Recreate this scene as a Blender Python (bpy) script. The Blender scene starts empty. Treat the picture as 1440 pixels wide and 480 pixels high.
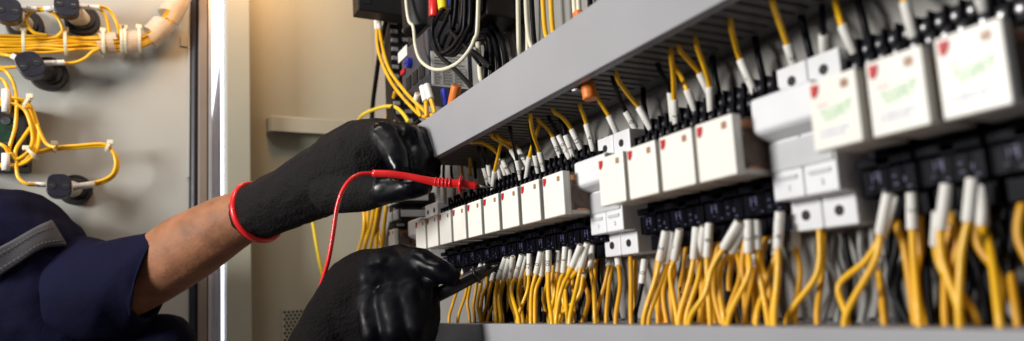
import bpy, bmesh, math, random
import numpy as np
from mathutils import Vector, Matrix
random.seed(7)
C = bpy.context.scene.collection
S = 0.001                       # everything below is written in millimetres
PI = math.pi
def R3(v): return np.array(v, float)

# ------------------------------------------------------------------ camera solved from the photograph's three vanishing points
VY, VX, VZ = R3((190, 450)), R3((2500, 300)), R3((300, -7500))
PP = np.linalg.solve(np.array([VX-VY, VX-VZ]), R3([(VX-VY)@VZ, (VX-VZ)@VY]))
FL = math.sqrt(-(VX-PP)@(VY-PP))
nrm = lambda v: v/np.linalg.norm(v)
RM = np.array([nrm(R3([*(v-PP), FL])) for v in (VX, VY, VZ)])     # world = RM @ camera (x right, y down, z forward)
def ray(x, y): return RM@R3([x-PP[0], y-PP[1], FL])
def onX(x, y, X): d = ray(x, y); return d*X/d[0]     # point of the photo on a real plane X = const
def onY(x, y, Y): d = ray(x, y); return d*Y/d[1]
def onZ(x, y, Z): d = ray(x, y); return d*Z/d[2]
def dep(x, y, d): return ray(x, y)*d/FL              # at distance d along the view axis
def at_X_Z(x, X, Z):                                 # point of plane X at height Z under photo column x
    y = 450.0
    for _ in range(8):
        p = onX(x, y, X); y -= (Z-p[2])*FL/np.dot(RM[:, 2], p)*0.9
    return R3([X, p[1], Z])

cam = bpy.data.cameras.new('camera'); co = bpy.data.objects.new('camera', cam); C.objects.link(co)
M = Matrix(((RM[0,0], -RM[0,1], -RM[0,2]), (RM[1,0], -RM[1,1], -RM[1,2]), (RM[2,0], -RM[2,1], -RM[2,2]))).to_4x4()
co.matrix_world = M
cam.sensor_width = 36; cam.lens = FL/1440*36
cam.shift_x = -(PP[0]-720)/1440; cam.shift_y = (PP[1]-240)/1440
cam.clip_start = 0.01; cam.clip_end = 50
cam.dof.use_dof = True; cam.dof.focus_distance = 0.56; cam.dof.aperture_fstop = 5.6
bpy.context.scene.camera = co

# ------------------------------------------------------------------ materials
MAT = {}
def mat(name, col, rough=0.5, metal=0.0, noise=0.0, nscale=40, bump=0.0, bscale=300, coat=0.0, sss=0.0, trans=0.0, emit=0.0, spec=0.5, ior=1.45, bdist=0.0005, alpha=None):
    m = bpy.data.materials.new(name); m.use_nodes = True; nt = m.node_tree; b = nt.nodes['Principled BSDF']
    b.inputs['Base Color'].default_value = (*col, 1); b.inputs['Roughness'].default_value = rough
    b.inputs['Metallic'].default_value = metal; b.inputs['Coat Weight'].default_value = coat
    b.inputs['Specular IOR Level'].default_value = spec; b.inputs['IOR'].default_value = ior
    b.inputs['Transmission Weight'].default_value = trans
    if alpha is not None: b.inputs['Alpha'].default_value = alpha
    if sss: b.inputs['Subsurface Weight'].default_value = sss; b.inputs['Subsurface Radius'].default_value = (1, .35, .2); b.inputs['Subsurface Scale'].default_value = .004
    if emit: b.inputs['Emission Color'].default_value = (*col, 1); b.inputs['Emission Strength'].default_value = emit
    tc = nt.nodes.new('ShaderNodeTexCoord')
    if noise:
        n = nt.nodes.new('ShaderNodeTexNoise'); n.inputs['Scale'].default_value = nscale; n.inputs['Detail'].default_value = 6
        nt.links.new(tc.outputs['Object'], n.inputs['Vector'])
        r = nt.nodes.new('ShaderNodeValToRGB')
        r.color_ramp.elements[0].position = .3; r.color_ramp.elements[1].position = .7
        r.color_ramp.elements[0].color = (*[c*(1-noise) for c in col], 1)
        r.color_ramp.elements[1].color = (*[min(1, c*(1+noise*.5)) for c in col], 1)
        nt.links.new(n.outputs['Fac'], r.inputs['Fac']); nt.links.new(r.outputs['Color'], b.inputs['Base Color'])
        mr = nt.nodes.new('ShaderNodeMapRange'); mr.inputs['To Min'].default_value = max(.03, rough-.1); mr.inputs['To Max'].default_value = min(1, rough+.1)
        nt.links.new(n.outputs['Fac'], mr.inputs['Value']); nt.links.new(mr.outputs['Result'], b.inputs['Roughness'])
    if bump:
        n2 = nt.nodes.new('ShaderNodeTexNoise'); n2.inputs['Scale'].default_value = bscale; n2.inputs['Detail'].default_value = 4
        nt.links.new(tc.outputs['Object'], n2.inputs['Vector'])
        bp = nt.nodes.new('ShaderNodeBump'); bp.inputs['Strength'].default_value = bump; bp.inputs['Distance'].default_value = bdist
        nt.links.new(n2.outputs['Fac'], bp.inputs['Height']); nt.links.new(bp.outputs['Normal'], b.inputs['Normal'])
    MAT[name] = m; return m
mat('cabinet_paint', (.335,.335,.275), .42, noise=.05, nscale=9, bump=.25, bscale=900, bdist=.0003)
mat('door_paint', (.40,.408,.385), .42, noise=.05, nscale=9, bump=.25, bscale=900, bdist=.0003)
mat('plate_paint', (.27,.262,.25), .5, noise=.06, nscale=12)
mat('duct_grey', (.315,.315,.338), .42, noise=.06, nscale=14, bump=.12, bscale=700, bdist=.0003)
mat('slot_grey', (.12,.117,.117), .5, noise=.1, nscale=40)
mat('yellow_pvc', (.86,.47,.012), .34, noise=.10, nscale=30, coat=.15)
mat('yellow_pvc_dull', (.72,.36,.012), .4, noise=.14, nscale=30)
mat('lemon_pvc', (.82,.62,.03), .35, noise=.1, nscale=30)
mat('black_pvc', (.005,.005,.007), .4, spec=.16, noise=.3, nscale=50)
mat('cream_pvc', (.74,.70,.55), .4, noise=.08, nscale=40)
mat('grey_pvc', (.26,.255,.25), .45, noise=.1, nscale=40)
mat('red_pvc', (.70,.018,.02), .3, noise=.08, nscale=50, coat=.2)
mat('sleeve_white', (.80,.79,.75), .5, noise=.05, nscale=120, bump=.15, bscale=900, bdist=.0003)
mat('print_ink', (.015,.015,.02), .6)
mat('relay_white', (.82,.80,.745), .34, noise=.03, nscale=70)
mat('relay_case', (.66,.48,.38), .12, alpha=.17, bump=.2, bscale=160, bdist=.0006)
mat('coil_brown', (.05,.026,.018), .4, noise=.6, nscale=90)
mat('copper', (.62,.25,.10), .35, metal=.8, noise=.3, nscale=90)
mat('flag_red', (.46,.008,.010), .5)
mat('window_brown', (.33,.17,.09), .35, noise=.3, nscale=300)
mat('print_green', (.42,.68,.42), .6); mat('print_blue', (.50,.53,.68), .6); mat('print_pink', (.80,.52,.47), .6)
mat('socket_black', (.0042,.0042,.008), .42, spec=.07, noise=.3, nscale=80, bump=.2, bscale=500, bdist=.0004)
mat('socket_mark', (.075,.075,.16), .5)
mat('screw_steel', (.36,.36,.38), .32, metal=1, noise=.15, nscale=200)
mat('screw_black', (.03,.03,.036), .3, spec=.3, noise=.2, nscale=300)
mat('breaker_white', (.74,.75,.78), .38, noise=.03, nscale=60)
mat('breaker_grey', (.50,.51,.53), .42, noise=.05, nscale=60)
mat('hole_dark', (.006,.006,.008), .6)
mat('orange_pvc', (.78,.21,.035), .42, noise=.12, nscale=120)
mat('blue_pvc', (.012,.022,.30), .4)
mat('contactor_grey', (.055,.055,.068), .45, spec=.35, noise=.15, nscale=60, bump=.2, bscale=700, bdist=.0003)
mat('contactor_dark', (.012,.011,.012), .5, spec=.3, noise=.2, nscale=60)
mat('label_paper', (.74,.73,.71), .5, noise=.05, nscale=200)
mat('plate_ink', (.22,.22,.22), .6)
mat('tie_nylon', (.72,.68,.50), .45, sss=.0)
mat('wrap_clear', (.78,.66,.52), .38, noise=.08, nscale=80, alpha=.45)
mat('button_dark', (.016,.015,.026), .38, noise=.2, nscale=100)
mat('button_pale', (.66,.63,.57), .4, noise=.15, nscale=200)
mat('ring_black', (.014,.012,.012), .5, noise=.2, nscale=100)
mat('gasket', (.030,.030,.042), .5, noise=.2, nscale=60)
mat('edge_brown', (.20,.165,.14), .5, noise=.1, nscale=30)
mat('aluminium', (.55,.55,.58), .35, metal=.6, noise=.08, nscale=30)
mat('led_diffuser', (.86,.90,1.0), .4, emit=1.5)
mat('circuit_green', (.008,.035,.02), .4, noise=.4, nscale=200)
mat('probe_black', (.010,.010,.012), .3, noise=.2, nscale=90)
mat('reflective_grey', (.060,.060,.070), .55, noise=.15, nscale=60, bump=.3, bscale=600, bdist=.0004)
mat('hair_black', (.012,.009,.008), .6, noise=.4, nscale=200, bump=.6, bscale=300)
mat('stitch', (.12,.12,.13), .7)

def skin_mat():
    m = mat('skin', (.30,.135,.072), .6, spec=.3, noise=.30, nscale=55, bump=.7, bscale=190, sss=.2, bdist=.0010); return m
skin_mat()
def fabric(name, col, rough, scale, depth):
    m = mat(name, col, rough, noise=.25, nscale=14); nt = m.node_tree; b = nt.nodes['Principled BSDF']
    tc = nt.nodes.new('ShaderNodeTexCoord')
    n = nt.nodes.new('ShaderNodeTexNoise'); n.inputs['Scale'].default_value = scale; n.inputs['Detail'].default_value = 5
    bp = nt.nodes.new('ShaderNodeBump'); bp.inputs['Strength'].default_value = .5; bp.inputs['Distance'].default_value = depth
    nt.links.new(tc.outputs['Object'], n.inputs['Vector'])
    nt.links.new(n.outputs['Fac'], bp.inputs['Height']); nt.links.new(bp.outputs['Normal'], b.inputs['Normal'])
    b.inputs['Specular IOR Level'].default_value = .15
    return m
fabric('navy_cloth', (.0032,.0036,.019), .85, 60, .003)
def glove_mat(name, axis_pt, axis_dir, thr, gloss=.30, nsc=170, spc=.2, pm=.42):
    # knitted black back, glossy nitrile dip past a wavy edge
    m = bpy.data.materials.new(name); m.use_nodes = True; nt = m.node_tree; b = nt.nodes['Principled BSDF']; L = nt.links.new
    g = nt.nodes.new('ShaderNodeNewGeometry')
    sub = nt.nodes.new('ShaderNodeVectorMath'); sub.operation = 'SUBTRACT'; sub.inputs[1].default_value = axis_pt; L(g.outputs['Position'], sub.inputs[0])
    dt = nt.nodes.new('ShaderNodeVectorMath'); dt.operation = 'DOT_PRODUCT'; dt.inputs[1].default_value = axis_dir; L(sub.outputs[0], dt.inputs[0])
    n = nt.nodes.new('ShaderNodeTexNoise'); n.inputs['Scale'].default_value = 45; n.inputs['Detail'].default_value = 3; L(g.outputs['Position'], n.inputs['Vector'])
    ma = nt.nodes.new('ShaderNodeMath'); ma.operation = 'MULTIPLY_ADD'; ma.inputs[1].default_value = .018; L(n.outputs['Fac'], ma.inputs[0]); L(dt.outputs['Value'], ma.inputs[2])
    mr = nt.nodes.new('ShaderNodeMapRange'); mr.inputs['From Min'].default_value = thr; mr.inputs['From Max'].default_value = thr+.004; L(ma.outputs[0], mr.inputs['Value'])
    n4 = nt.nodes.new('ShaderNodeTexNoise'); n4.inputs['Scale'].default_value = 42; n4.inputs['Detail'].default_value = 3; L(g.outputs['Position'], n4.inputs['Vector'])
    pt = nt.nodes.new('ShaderNodeMapRange'); pt.inputs['From Min'].default_value = pm; pt.inputs['From Max'].default_value = pm+.12; pt.inputs['To Min'].default_value = .50; pt.inputs['To Max'].default_value = gloss; L(n4.outputs['Fac'], pt.inputs['Value'])
    rr = nt.nodes.new('ShaderNodeMix'); rr.data_type = 'FLOAT'; rr.inputs[2].default_value = .85; L(mr.outputs[0], rr.inputs[0]); L(pt.outputs[0], rr.inputs[3]); L(rr.outputs[0], b.inputs['Roughness'])
    mx = nt.nodes.new('ShaderNodeMix'); mx.data_type = 'RGBA'; mx.inputs[6].default_value = (.0055,.0042,.0048,1); mx.inputs[7].default_value = (.0022,.0022,.0040,1); b.inputs['Specular IOR Level'].default_value = spc; L(mr.outputs[0], mx.inputs[0]); L(mx.outputs[2], b.inputs['Base Color'])
    # knit rows
    w = nt.nodes.new('ShaderNodeTexVoronoi'); w.inputs['Scale'].default_value = 430; L(g.outputs['Position'], w.inputs['Vector'])
    n3 = nt.nodes.new('ShaderNodeTexNoise'); n3.inputs['Scale'].default_value = nsc; n3.inputs['Detail'].default_value = 5; n3.inputs['Distortion'].default_value = .4; n3.noise_type = 'RIDGED_MULTIFRACTAL'; L(g.outputs['Position'], n3.inputs['Vector'])
    mh = nt.nodes.new('ShaderNodeMix'); mh.data_type = 'FLOAT'; L(mr.outputs[0], mh.inputs[0]); L(w.outputs['Distance'], mh.inputs[2]); L(n3.outputs['Fac'], mh.inputs[3])
    bp = nt.nodes.new('ShaderNodeBump'); bp.inputs['Strength'].default_value = .6; bp.inputs['Distance'].default_value = .0011; L(mh.outputs[0], bp.inputs['Height']); L(bp.outputs[0], b.inputs['Normal'])
    MAT[name] = m

# ------------------------------------------------------------------ mesh helpers
class MB:
    def __init__(s): s.v = []; s.f = []; s.m = []; s.sm = []
    def add(s, V, F, mi=0, smooth=False):
        o = len(s.v); s.v += [tuple(float(q) for q in p) for p in V]
        s.f += [tuple(i+o for i in f) for f in F]; s.m += [mi]*len(F); s.sm += [smooth]*len(F); return s
    def box(s, x0, x1, y0, y1, z0, z1, mi=0):
        V = [(x,y,z) for x in (x0,x1) for y in (y0,y1) for z in (z0,z1)]
        return s.add(V, [(0,1,3,2),(4,6,7,5),(0,4,5,1),(2,3,7,6),(0,2,6,4),(1,5,7,3)], mi)
    def prism(s, poly, a0, a1, axis='y', mi=0):      # poly of (p,q) extruded along an axis
        n = len(poly)
        mk = {'y': lambda p,a: (p[0],a,p[1]), 'x': lambda p,a: (a,p[0],p[1]), 'z': lambda p,a: (p[0],p[1],a)}[axis]
        V = [mk(p,a0) for p in poly]+[mk(p,a1) for p in poly]
        F = [tuple(range(n)), tuple(range(2*n-1,n-1,-1))]+[(i,n+i,n+(i+1)%n,(i+1)%n) for i in range(n)]
        return s.add(V, F, mi)
    def tube(s, P, r, n=10, mi=0, cap=True, closed=False, flat=1.0):
        P = [R3(p) for p in P]; k = len(P)
        rr = r if hasattr(r,'__len__') else [r]*k
        T = []
        for i in range(k):
            a = P[(i-1)%k] if closed or i>0 else P[0]; b = P[(i+1)%k] if closed or i<k-1 else P[-1]
            T.append(nrm(b-a))
        u = np.cross(T[0], R3([0.13,0.07,1]));
        if np.linalg.norm(u)<1e-3: u = np.cross(T[0], R3([1,0,0]))
        u = nrm(u); V = []
        for i in range(k):
            u = nrm(u-T[i]*(u@T[i])); w = np.cross(T[i], u)
            for j in range(n):
                a = 2*PI*j/n; V.append(P[i]+rr[i]*(math.cos(a)*u+math.sin(a)*w*flat))
        F = []
        for i in range(k if closed else k-1):
            for j in range(n):
                i2 = (i+1)%k
                F.append((i*n+j, i*n+(j+1)%n, i2*n+(j+1)%n, i2*n+j))
        s.add(V, F, mi, True)
        if cap and not closed:
            o = len(s.v)-k*n
            s.f += [tuple(o+j for j in range(n-1,-1,-1)), tuple(o+(k-1)*n+j for j in range(n))]; s.m += [mi]*2; s.sm += [False]*2
        return s
    def cyl(s, a, b, r, n=20, mi=0, r2=None): return s.tube([a,b], [r, r if r2 is None else r2], n, mi)
    def build(s, name, mats, parent=None, origin=None, bevel=0, loc=None):
        # vertices in mm; origin None -> centre of the mesh for things, parent's origin for parts
        V = np.array(s.v)
        if origin is None: origin = WO[parent.name] if parent else (V.min(0)+V.max(0))/2
        origin = R3(origin)
        me = bpy.data.meshes.new(name); me.from_pydata([tuple(p) for p in (V-origin)*S], [], s.f)
        for m in (mats if isinstance(mats,(list,tuple)) else [mats]): me.materials.append(MAT[m])
        me.polygons.foreach_set('material_index', s.m); me.polygons.foreach_set('use_smooth', s.sm); me.update()
        o = bpy.data.objects.new(name, me); C.objects.link(o); WO[o.name] = origin
        if parent: o.parent = parent; o.location = Vector((origin-WO[parent.name])*S)
        else: o.location = Vector(origin*S)
        if bevel:
            md = o.modifiers.new('bevel','BEVEL'); md.width = bevel*S; md.segments = 2; md.limit_method = 'ANGLE'; md.angle_limit = math.radians(40)
        return o
WO = {}
def empty(name, loc):
    o = bpy.data.objects.new(name, None); C.objects.link(o); o.location = Vector(R3(loc)*S); o.empty_display_size = .01; WO[o.name] = R3(loc); return o
def tag(o, label=None, cat=None, group=None, kind=None):
    for k, v in (('label',label),('category',cat),('group',group),('kind',kind)):
        if v: o[k] = v
    return o
def copy_tree(o, parent=None):
    c = o.copy(); C.objects.link(c); WO[c.name] = WO[o.name].copy()
    if parent: c.parent = parent
    for ch in list(o.children): copy_tree(ch, c)
    return c
def spline(P, seg=7):
    P = [R3(p) for p in P]
    if len(P) < 3: return P
    Q = [2*P[0]-P[1]]+P+[2*P[-1]-P[-2]]; out = []
    for i in range(1, len(Q)-2):
        p0,p1,p2,p3 = Q[i-1:i+3]
        for k in range(seg):
            t = k/seg
            out.append(.5*((2*p1)+(-p0+p2)*t+(2*p0-5*p1+4*p2-p3)*t*t+(-p0+3*p1-3*p2+p3)*t**3))
    out.append(P[-1]); return out
def spline_r(rr, seg=7):
    out = []
    for i in range(len(rr)-1): out += [rr[i]+(rr[i+1]-rr[i])*k/seg for k in range(seg)]
    return out+[rr[-1]]
_txt = {}
def text_mesh(t, size=1.0):
    if t not in _txt:
        cu = bpy.data.curves.new('t','FONT'); cu.body = t; cu.size = 1; cu.align_x = 'CENTER'; cu.align_y = 'CENTER'; cu.resolution_u = 3
        ob = bpy.data.objects.new('t', cu); C.objects.link(ob)
        bpy.context.view_layer.update(); dg = bpy.context.evaluated_depsgraph_get()
        me = bpy.data.meshes.new_from_object(ob.evaluated_get(dg))
        bm = bmesh.new(); bm.from_mesh(me); bmesh.ops.triangulate(bm, faces=bm.faces[:]); bm.to_mesh(me); bm.free()
        _txt[t] = ([tuple(v.co) for v in me.vertices], [tuple(p.vertices) for p in me.polygons])
        bpy.data.objects.remove(ob); bpy.data.curves.remove(cu)
    return _txt[t]
def flat_text(mb, t, size, origin, u, v, mi=0):       # u = reading direction, v = up of letters
    V, F = text_mesh(t); o, u, v = R3(origin), R3(u), R3(v)
    mb.add([o+u*p[0]*size+v*p[1]*size for p in V], F, mi)
def capsule(bm, a, b, ra, rb, seg=14):
    g = []
    for c, r in ((a,ra),(b,rb)):
        q = bmesh.ops.create_uvsphere(bm, u_segments=seg, v_segments=seg//2+2, radius=r, matrix=Matrix.Translation(Vector(c)))
        g += q['verts']
    h = bmesh.ops.convex_hull(bm, input=g, use_existing_faces=False)
    bmesh.ops.delete(bm, geom=[v for v in h['geom_interior'] if isinstance(v, bmesh.types.BMVert)], context='VERTS')
def organic(name, chains, m, parent, voxel, smooth=4, folds=0, fscale=.03, origin=None):
    # tapered limbs merged into one continuous skin
    me = bpy.data.meshes.new(name); bm = bmesh.new()
    o0 = R3(origin) if origin is not None else WO[parent.name]
    for ch in chains:
        for (pa,ra),(pb,rb) in zip(ch[:-1], ch[1:]):
            t = bmesh.new(); capsule(t, tuple((R3(pa)-o0)*S), tuple((R3(pb)-o0)*S), ra*S, rb*S)
            tm = bpy.data.meshes.new('t'); t.to_mesh(tm); t.free(); bm.from_mesh(tm); bpy.data.meshes.remove(tm)
    bmesh.ops.recalc_face_normals(bm, faces=bm.faces[:]); bm.to_mesh(me); bm.free()
    o = bpy.data.objects.new(name, me); C.objects.link(o)
    r = o.modifiers.new('r','REMESH'); r.mode = 'VOXEL'; r.voxel_size = voxel*S
    sm = o.modifiers.new('s','SMOOTH'); sm.iterations = smooth; sm.factor = .5
    if folds:
        tx = bpy.data.textures.new('folds','CLOUDS'); tx.noise_scale = fscale; tx.noise_depth = 2
        d = o.modifiers.new('d','DISPLACE'); d.texture = tx; d.strength = folds*S; d.mid_level = .5; d.texture_coords = 'LOCAL'
        s2 = o.modifiers.new('s2','SMOOTH'); s2.iterations = 2
    bpy.context.view_layer.update(); dg = bpy.context.evaluated_depsgraph_get()
    me2 = bpy.data.meshes.new_from_object(o.evaluated_get(dg)); o.modifiers.clear(); o.data = me2; bpy.data.meshes.remove(me)
    me2.materials.clear(); me2.materials.append(MAT[m]); me2.polygons.foreach_set('use_smooth', [True]*len(me2.polygons))
    WO[o.name] = o0
    if parent: o.parent = parent; o.location = Vector((o0-WO[parent.name])*S)
    else: o.location = Vector(o0*S)
    return o

# ================================================================== THE CABINET (background)
PX = 275            # mounting plate
WY = 950            # end wall
cab = tag(empty('electrical_cabinet', (275,600,-150)), 'beige steel control cabinet with open door, bare end wall and rear mounting plate', 'electrical cabinet')
MB().box(PX, PX+3, -60, WY-2, -160, 560).build('mounting_plate', 'plate_paint', cab)
MB().box(114, PX+6, WY, WY+3, -160, 560).build('end_wall', 'cabinet_paint', cab)
# front edge profile of the end wall: a folded steel post
MB().prism([(88,905),(114,905),(114,WY),(110,WY),(110,909),(92,909),(92,WY),(88,WY)], -160, 560, 'z').build('door_post', 'cabinet_paint', cab, bevel=1.2)
door = MB().box(-420, 53, WY-8, WY+10, -160, 560).build('door', 'door_paint', cab, bevel=1.5)
MB().prism([(53.5,WY-14),(57,WY-16),(60,WY-14),(60,WY+6),(53.5,WY+6)], -160, 560, 'z').build('gasket', 'gasket', door, bevel=.8)
MB().prism([(60.6,WY-24),(70,WY-24),(70,WY+8),(60.6,WY+8)], -160, 560, 'z').build('door_edge', 'edge_brown', door, bevel=1.2)
MB().box(42, 52.4, WY-9.5, WY-8.3, 318, 330).box(49.5, 52.4, WY-10, -1+WY-8, 160, 330).build('stiffener', 'door_paint', door, bevel=.4)
# bracket bar bent out of the end wall
br = MB(); hz0, hz1 = 219, 238
br.prism([(137,WY-1),(138.5,WY-13),(142,WY-17),(268,WY-17),(268,WY-14.5),(144,WY-14.5),(140.5,WY-11),(139.5,WY-1)], hz0, hz1, 'z')
br.prism([(141,WY-16.5),(268,WY-16.5),(268,WY-1),(141,WY-1)], hz1-.8, hz1+1.2, 'z')
br.build('bracket_bar', 'cabinet_paint', cab, bevel=.8)
# perforated vent panel low on the wall
vg = MB().box(153, 205, WY-2.2, WY-.5, -70, 2)
for i in range(11):
    for j in range(15):
        x = 156+i*4.8+(j%2)*2.4; z = -2.5-j*4.2
        if x < 203: vg.cyl((x,WY-2.6,z),(x,WY-1.8,z), 1.55, 10, 1)
vg.build('vent_grille', ['cabinet_paint','hole_dark'], cab)
# LED strip light beside the door post
sl = tag(empty('strip_light', (80,WY-20,-150)), 'bright white LED strip light running up the cabinet edge beside the door post', 'strip light')
MB().prism([(71,WY-24),(74.5,WY-24),(74.5,WY-8),(84,WY-8),(84,WY-24),(87.4,WY-24),(87.4,WY-4),(71,WY-4)], -160, 560, 'z').build('housing', 'aluminium', sl)
MB().box(83.9, 87.2, WY-25.5, WY-24.2, -160, 560).build('diffuser', 'led_diffuser', sl)
MB().prism([(74.8,560),(83.6,560),(83.6,300),(74.8,225)], WY-12, WY-11, 'y').build('diffuser', 'led_diffuser', sl)

# ================================================================== WIRING DUCTS
def duct(name, label, y0, y1, zt, zb, slot_side):
    d = tag(empty(name, (245, (y0+y1)/2, zb)), label, 'cable duct')
    X0 = 215
    c = MB().box(X0, X0+1.8, y0, y1, zb, zt)
    for (za, zc) in ((zt-1.6, zt), (zb, zb+1.6)): c.box(X0+1.9, X0+7, y0, y1, za, zc)
    c.build('front_cover', 'duct_grey', d, bevel=.6)
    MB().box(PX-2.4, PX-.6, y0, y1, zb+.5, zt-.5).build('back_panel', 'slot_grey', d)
    for nm, za, zc in (('slotted_side', zb+1.8, zb+3.4), ('slotted_side', zt-3.4, zt-1.8)):
        m = MB(); y = y0+2
        m.box(PX-12, PX-2.5, y0, y1, za, zc)
        while y < y1-6:
            m.box(X0+2.2, PX-12.2, y, y+5.2, za, zc); y += 8.6
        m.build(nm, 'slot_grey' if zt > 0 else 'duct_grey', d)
    return d
duct('cable_duct', 'long grey slotted cable duct slanting across the top above the relays', 40, 622, 157, 119.5, '')
d2 = duct('cable_duct', 'grey slotted cable duct along the bottom taking the lower yellow wires', 40, 596, -19, -75, '')

# ================================================================== RELAYS, SOCKETS, BREAKERS
def make_relay(w):                       # local origin: face plane X=225, left edge of the face, Z = 47
    r = empty('plug_in_relay', (225, 0, 47)); h = 27.5
    f = MB(); f.box(225, 229.2, -w, 0, 47, 47+h); f.build('front_cap', 'relay_white', r, bevel=.7)
    lip = MB(); lip.box(229.3, 230.2, -w+.2, -.2, 47.2, 46.8+h); lip.build('cap_rim', 'relay_white', r)
    k = MB().prism([(-5.4,72.7),(-1.7,73.0),(-1.7,68.6),(-2.6,67.9),(-3.8,68.4),(-4.9,70.0)], 224.55, 225.3, 'x'); k.build('test_flag', 'flag_red', r)
    k = MB().box(224.7, 225.3, -w+3.6, -w+6.9, 68.6, 71.8); k.build('indicator_window', 'window_brown', r, bevel=.2)
    k = MB().box(230.4, 254.5, -w+.7, -.7, 47.6, 46.4+h); k.build('clear_case', 'relay_case', r, bevel=.8)
    k = MB().cyl((242,-w+3,60),(242,-3,60),8.2,22).cyl((242,-w+2.2,60),(242,-1.8,60),4.2,16).box(231.5,234,-w+3,-3,50,70)
    k.build('coil', 'coil_brown', r)
    k = MB().box(232, 253.5, -w+2.4, -2.4, 69.2, 72.4).box(250,252,-w+2.6,-2.6,52,69).box(236,249,-w+2.2,-w+3,50.2,51.4).box(236,249,-3,-2.2,53,54.2); k.build('contacts', 'copper', r)
    k = MB().box(231.5, 254, -w+1.6, -1.6, 47.9, 50); k.build('base', 'label_paper', r)
    return r
def print_on(r, w, full):
    m = MB(); X = 224.85
    def bar(a, b, z, h, mi): m.box(X, X+.25, -b, -a, z-h/2, z+h/2, mi)
    if full:
        for a in (4, 5.6, 7.2): bar(a,a+1.1,64.2,.9,2)
        for q in range(4):
            a = 5+q*.6
            while a < w-4-q*1.0: bar(a, a+.9+(q*7+a*3)%1.3, 61.2-q*1.25+a*.12, .75, 0); a += 1.5+(q*5+a*2)%1.1
        for q in range(2):
            a = 4.2
            while a < w-6-q*2: bar(a, a+1.1+(a*5)%.7, 54-q*1.8, 1.0, 1); a += 2.2
    else:
        bar(3.5,w-8,53,.8,0); bar(3.5,w-6,51.4,.8,0)
    m.build('printed_text', ['print_green','print_blue','print_pink'], r)
def place(proto, first, loc):
    o = proto if first else copy_tree(proto)
    o.location = Vector(R3(loc)*S); WO[o.name] = R3(loc); return o
ROW1 = [657.5-31.4*i for i in range(9)]
ROW2 = [340, 311.5, 283, 255.3]
ROW3 = [187.6, 161.2, 134.6]
n1 = ['leftmost relay of the long row, white face beside the half-hidden breaker',
 'second relay from the left end of the long white row', 'third relay from the left end of the long white row',
 'fourth white relay from the left end of the long row', 'middle relay of the nine in the long white row',
 'fourth white relay from the right end of the long row', 'third relay from the right end of the long white row',
 'white relay second from the right end of the long row',
 'rightmost relay of the long row, clear side showing its dark coil']
n2 = ['bright white relay covering part of the middle breaker, first of four', 'second white relay right of the middle breaker',
 'third white relay right of the middle breaker', 'wide white relay left of the far right breaker, brown case side in view']
n3 = ['blurred white relay overlapping the right-hand breaker', 'blurred white relay with faint green print, between two others at right',
 'large blurred white relay nearest the right edge, green and blue print']
p26 = make_relay(26); first = True
for y, l in zip(ROW1, n1): tag(place(p26, first, (225,y,47)), l, 'relay', 'relays in the long row'); first = False
p25 = make_relay(24.8); first = True
for y, l in zip(ROW2, n2): tag(place(p25, first, (225,y,46.2)), l, 'relay', 'relays in the middle row'); first = False
p22 = make_relay(22.2); print_on(p22, 22.2, True); first = True
for y, l in zip(ROW3, n3): tag(place(p22, first, (225,y,47.2)), l, 'relay', 'relays in the right row'); first = False
rs = make_relay(20); print_on(rs, 20, False); rs.location = Vector((.228,.752,.054)); rs.scale = (.8,.95,.80)
tag(rs, 'small lone relay with green print, left of the long row above the glove', 'relay')

def make_socket(w):                      # local: left edge at y=0, z as in the world
    s = empty('relay_socket', (PX, 0, 60)); b = MB()
    b.box(258, PX-.3, -w+.3, -.3, 40, 80)                                   # middle where the relay plugs in
    for s0, s1, x in ((80.2,88,254),(88.2,97,262),(29.5,39.8,254),(21.5,29.3,261)):
        b.box(x, PX-.4, -w+.3, -.3, s0, s1)
    n = 4
    for k in range(n+1):                                                    # walls between the terminals
        y = -w+.5+(w-1)*k/n
        b.box(251.5, 257, y-.5, y+.5, 80.5, 87.6).box(259.5, 265, y-.5, y+.5, 88.6, 98.2)
    b.box(251.6, 262, -w+.5, -.5, 29.9, 40.2)
    for k in range(3): b.box(257.5, 264, -w+1+k*(w-1)/3, -w+(w-1)*(k+1)/3, 20.6, 29.0)
    b.box(249.5, 262, -w+.6, -.6, 41, 44.5).box(249.5, 256, -w*.62, -w*.38, 40.2, 47)
    b.build('base', 'socket_black', s, bevel=.35)
    for row, (x, z) in enumerate(((253.8,84.2),(261.8,92.6))):
        for k in range(n):
            y = -w+.5+(w-1)*(k+.5)/n
            m = MB().cyl((x-1.2,y,z),(x+1,y,z),1.55,12); m.box(x-1.45,x-1.15,y-1.2,y+1.2,z-.2,z+.2,1)
            m.cyl((x-1.5,y,z),(x-1.18,y,z),.62,8,2); m.build('terminal_screw', ['screw_black','hole_dark','screw_steel'], s)
    m = MB(); y = -w*.30
    X0, X1 = 251.25, 251.8
    m.box(X0,X1,y-2.2,y-1.5,34.6,39).box(X0,X1,y+1.2,y+1.9,34.6,39).box(X0,X1,y-2.2,y+1.9,36.6,37.3).box(X0,X1,y-1,y+.7,38.3,39)
    for q in range(4): m.box(X0,X1,-w+3+q*5.4,-w+4.8+q*5.4,31.2+(q%2)*1.6,31.8+(q%2)*1.6)
    m.box(X0,X1,-w+5,-w+5.7,33.5,35.5).box(X0,X1,-w+9,-w+10.5,36,36.6)
    for q in range(4):
        yc = -w+.5+(w-1)*(q+.5)/4; m.box(X0+.1,X1,yc-2.2,yc+2.2,30.3,30.9,1)
        m.box(251.1,251.8,yc-2.6,yc-2.1,30.2,40,1).box(250.9,251.8,yc+2.2,yc+2.6,30.2,40,1)
    m.build('moulded_mark', ['socket_mark','socket_black'], s)
    return s
first = True; sk = make_socket(31.0)
ords = ['leftmost','second','third','fourth','middle','fourth from right','third from right','second from right','rightmost']
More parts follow.
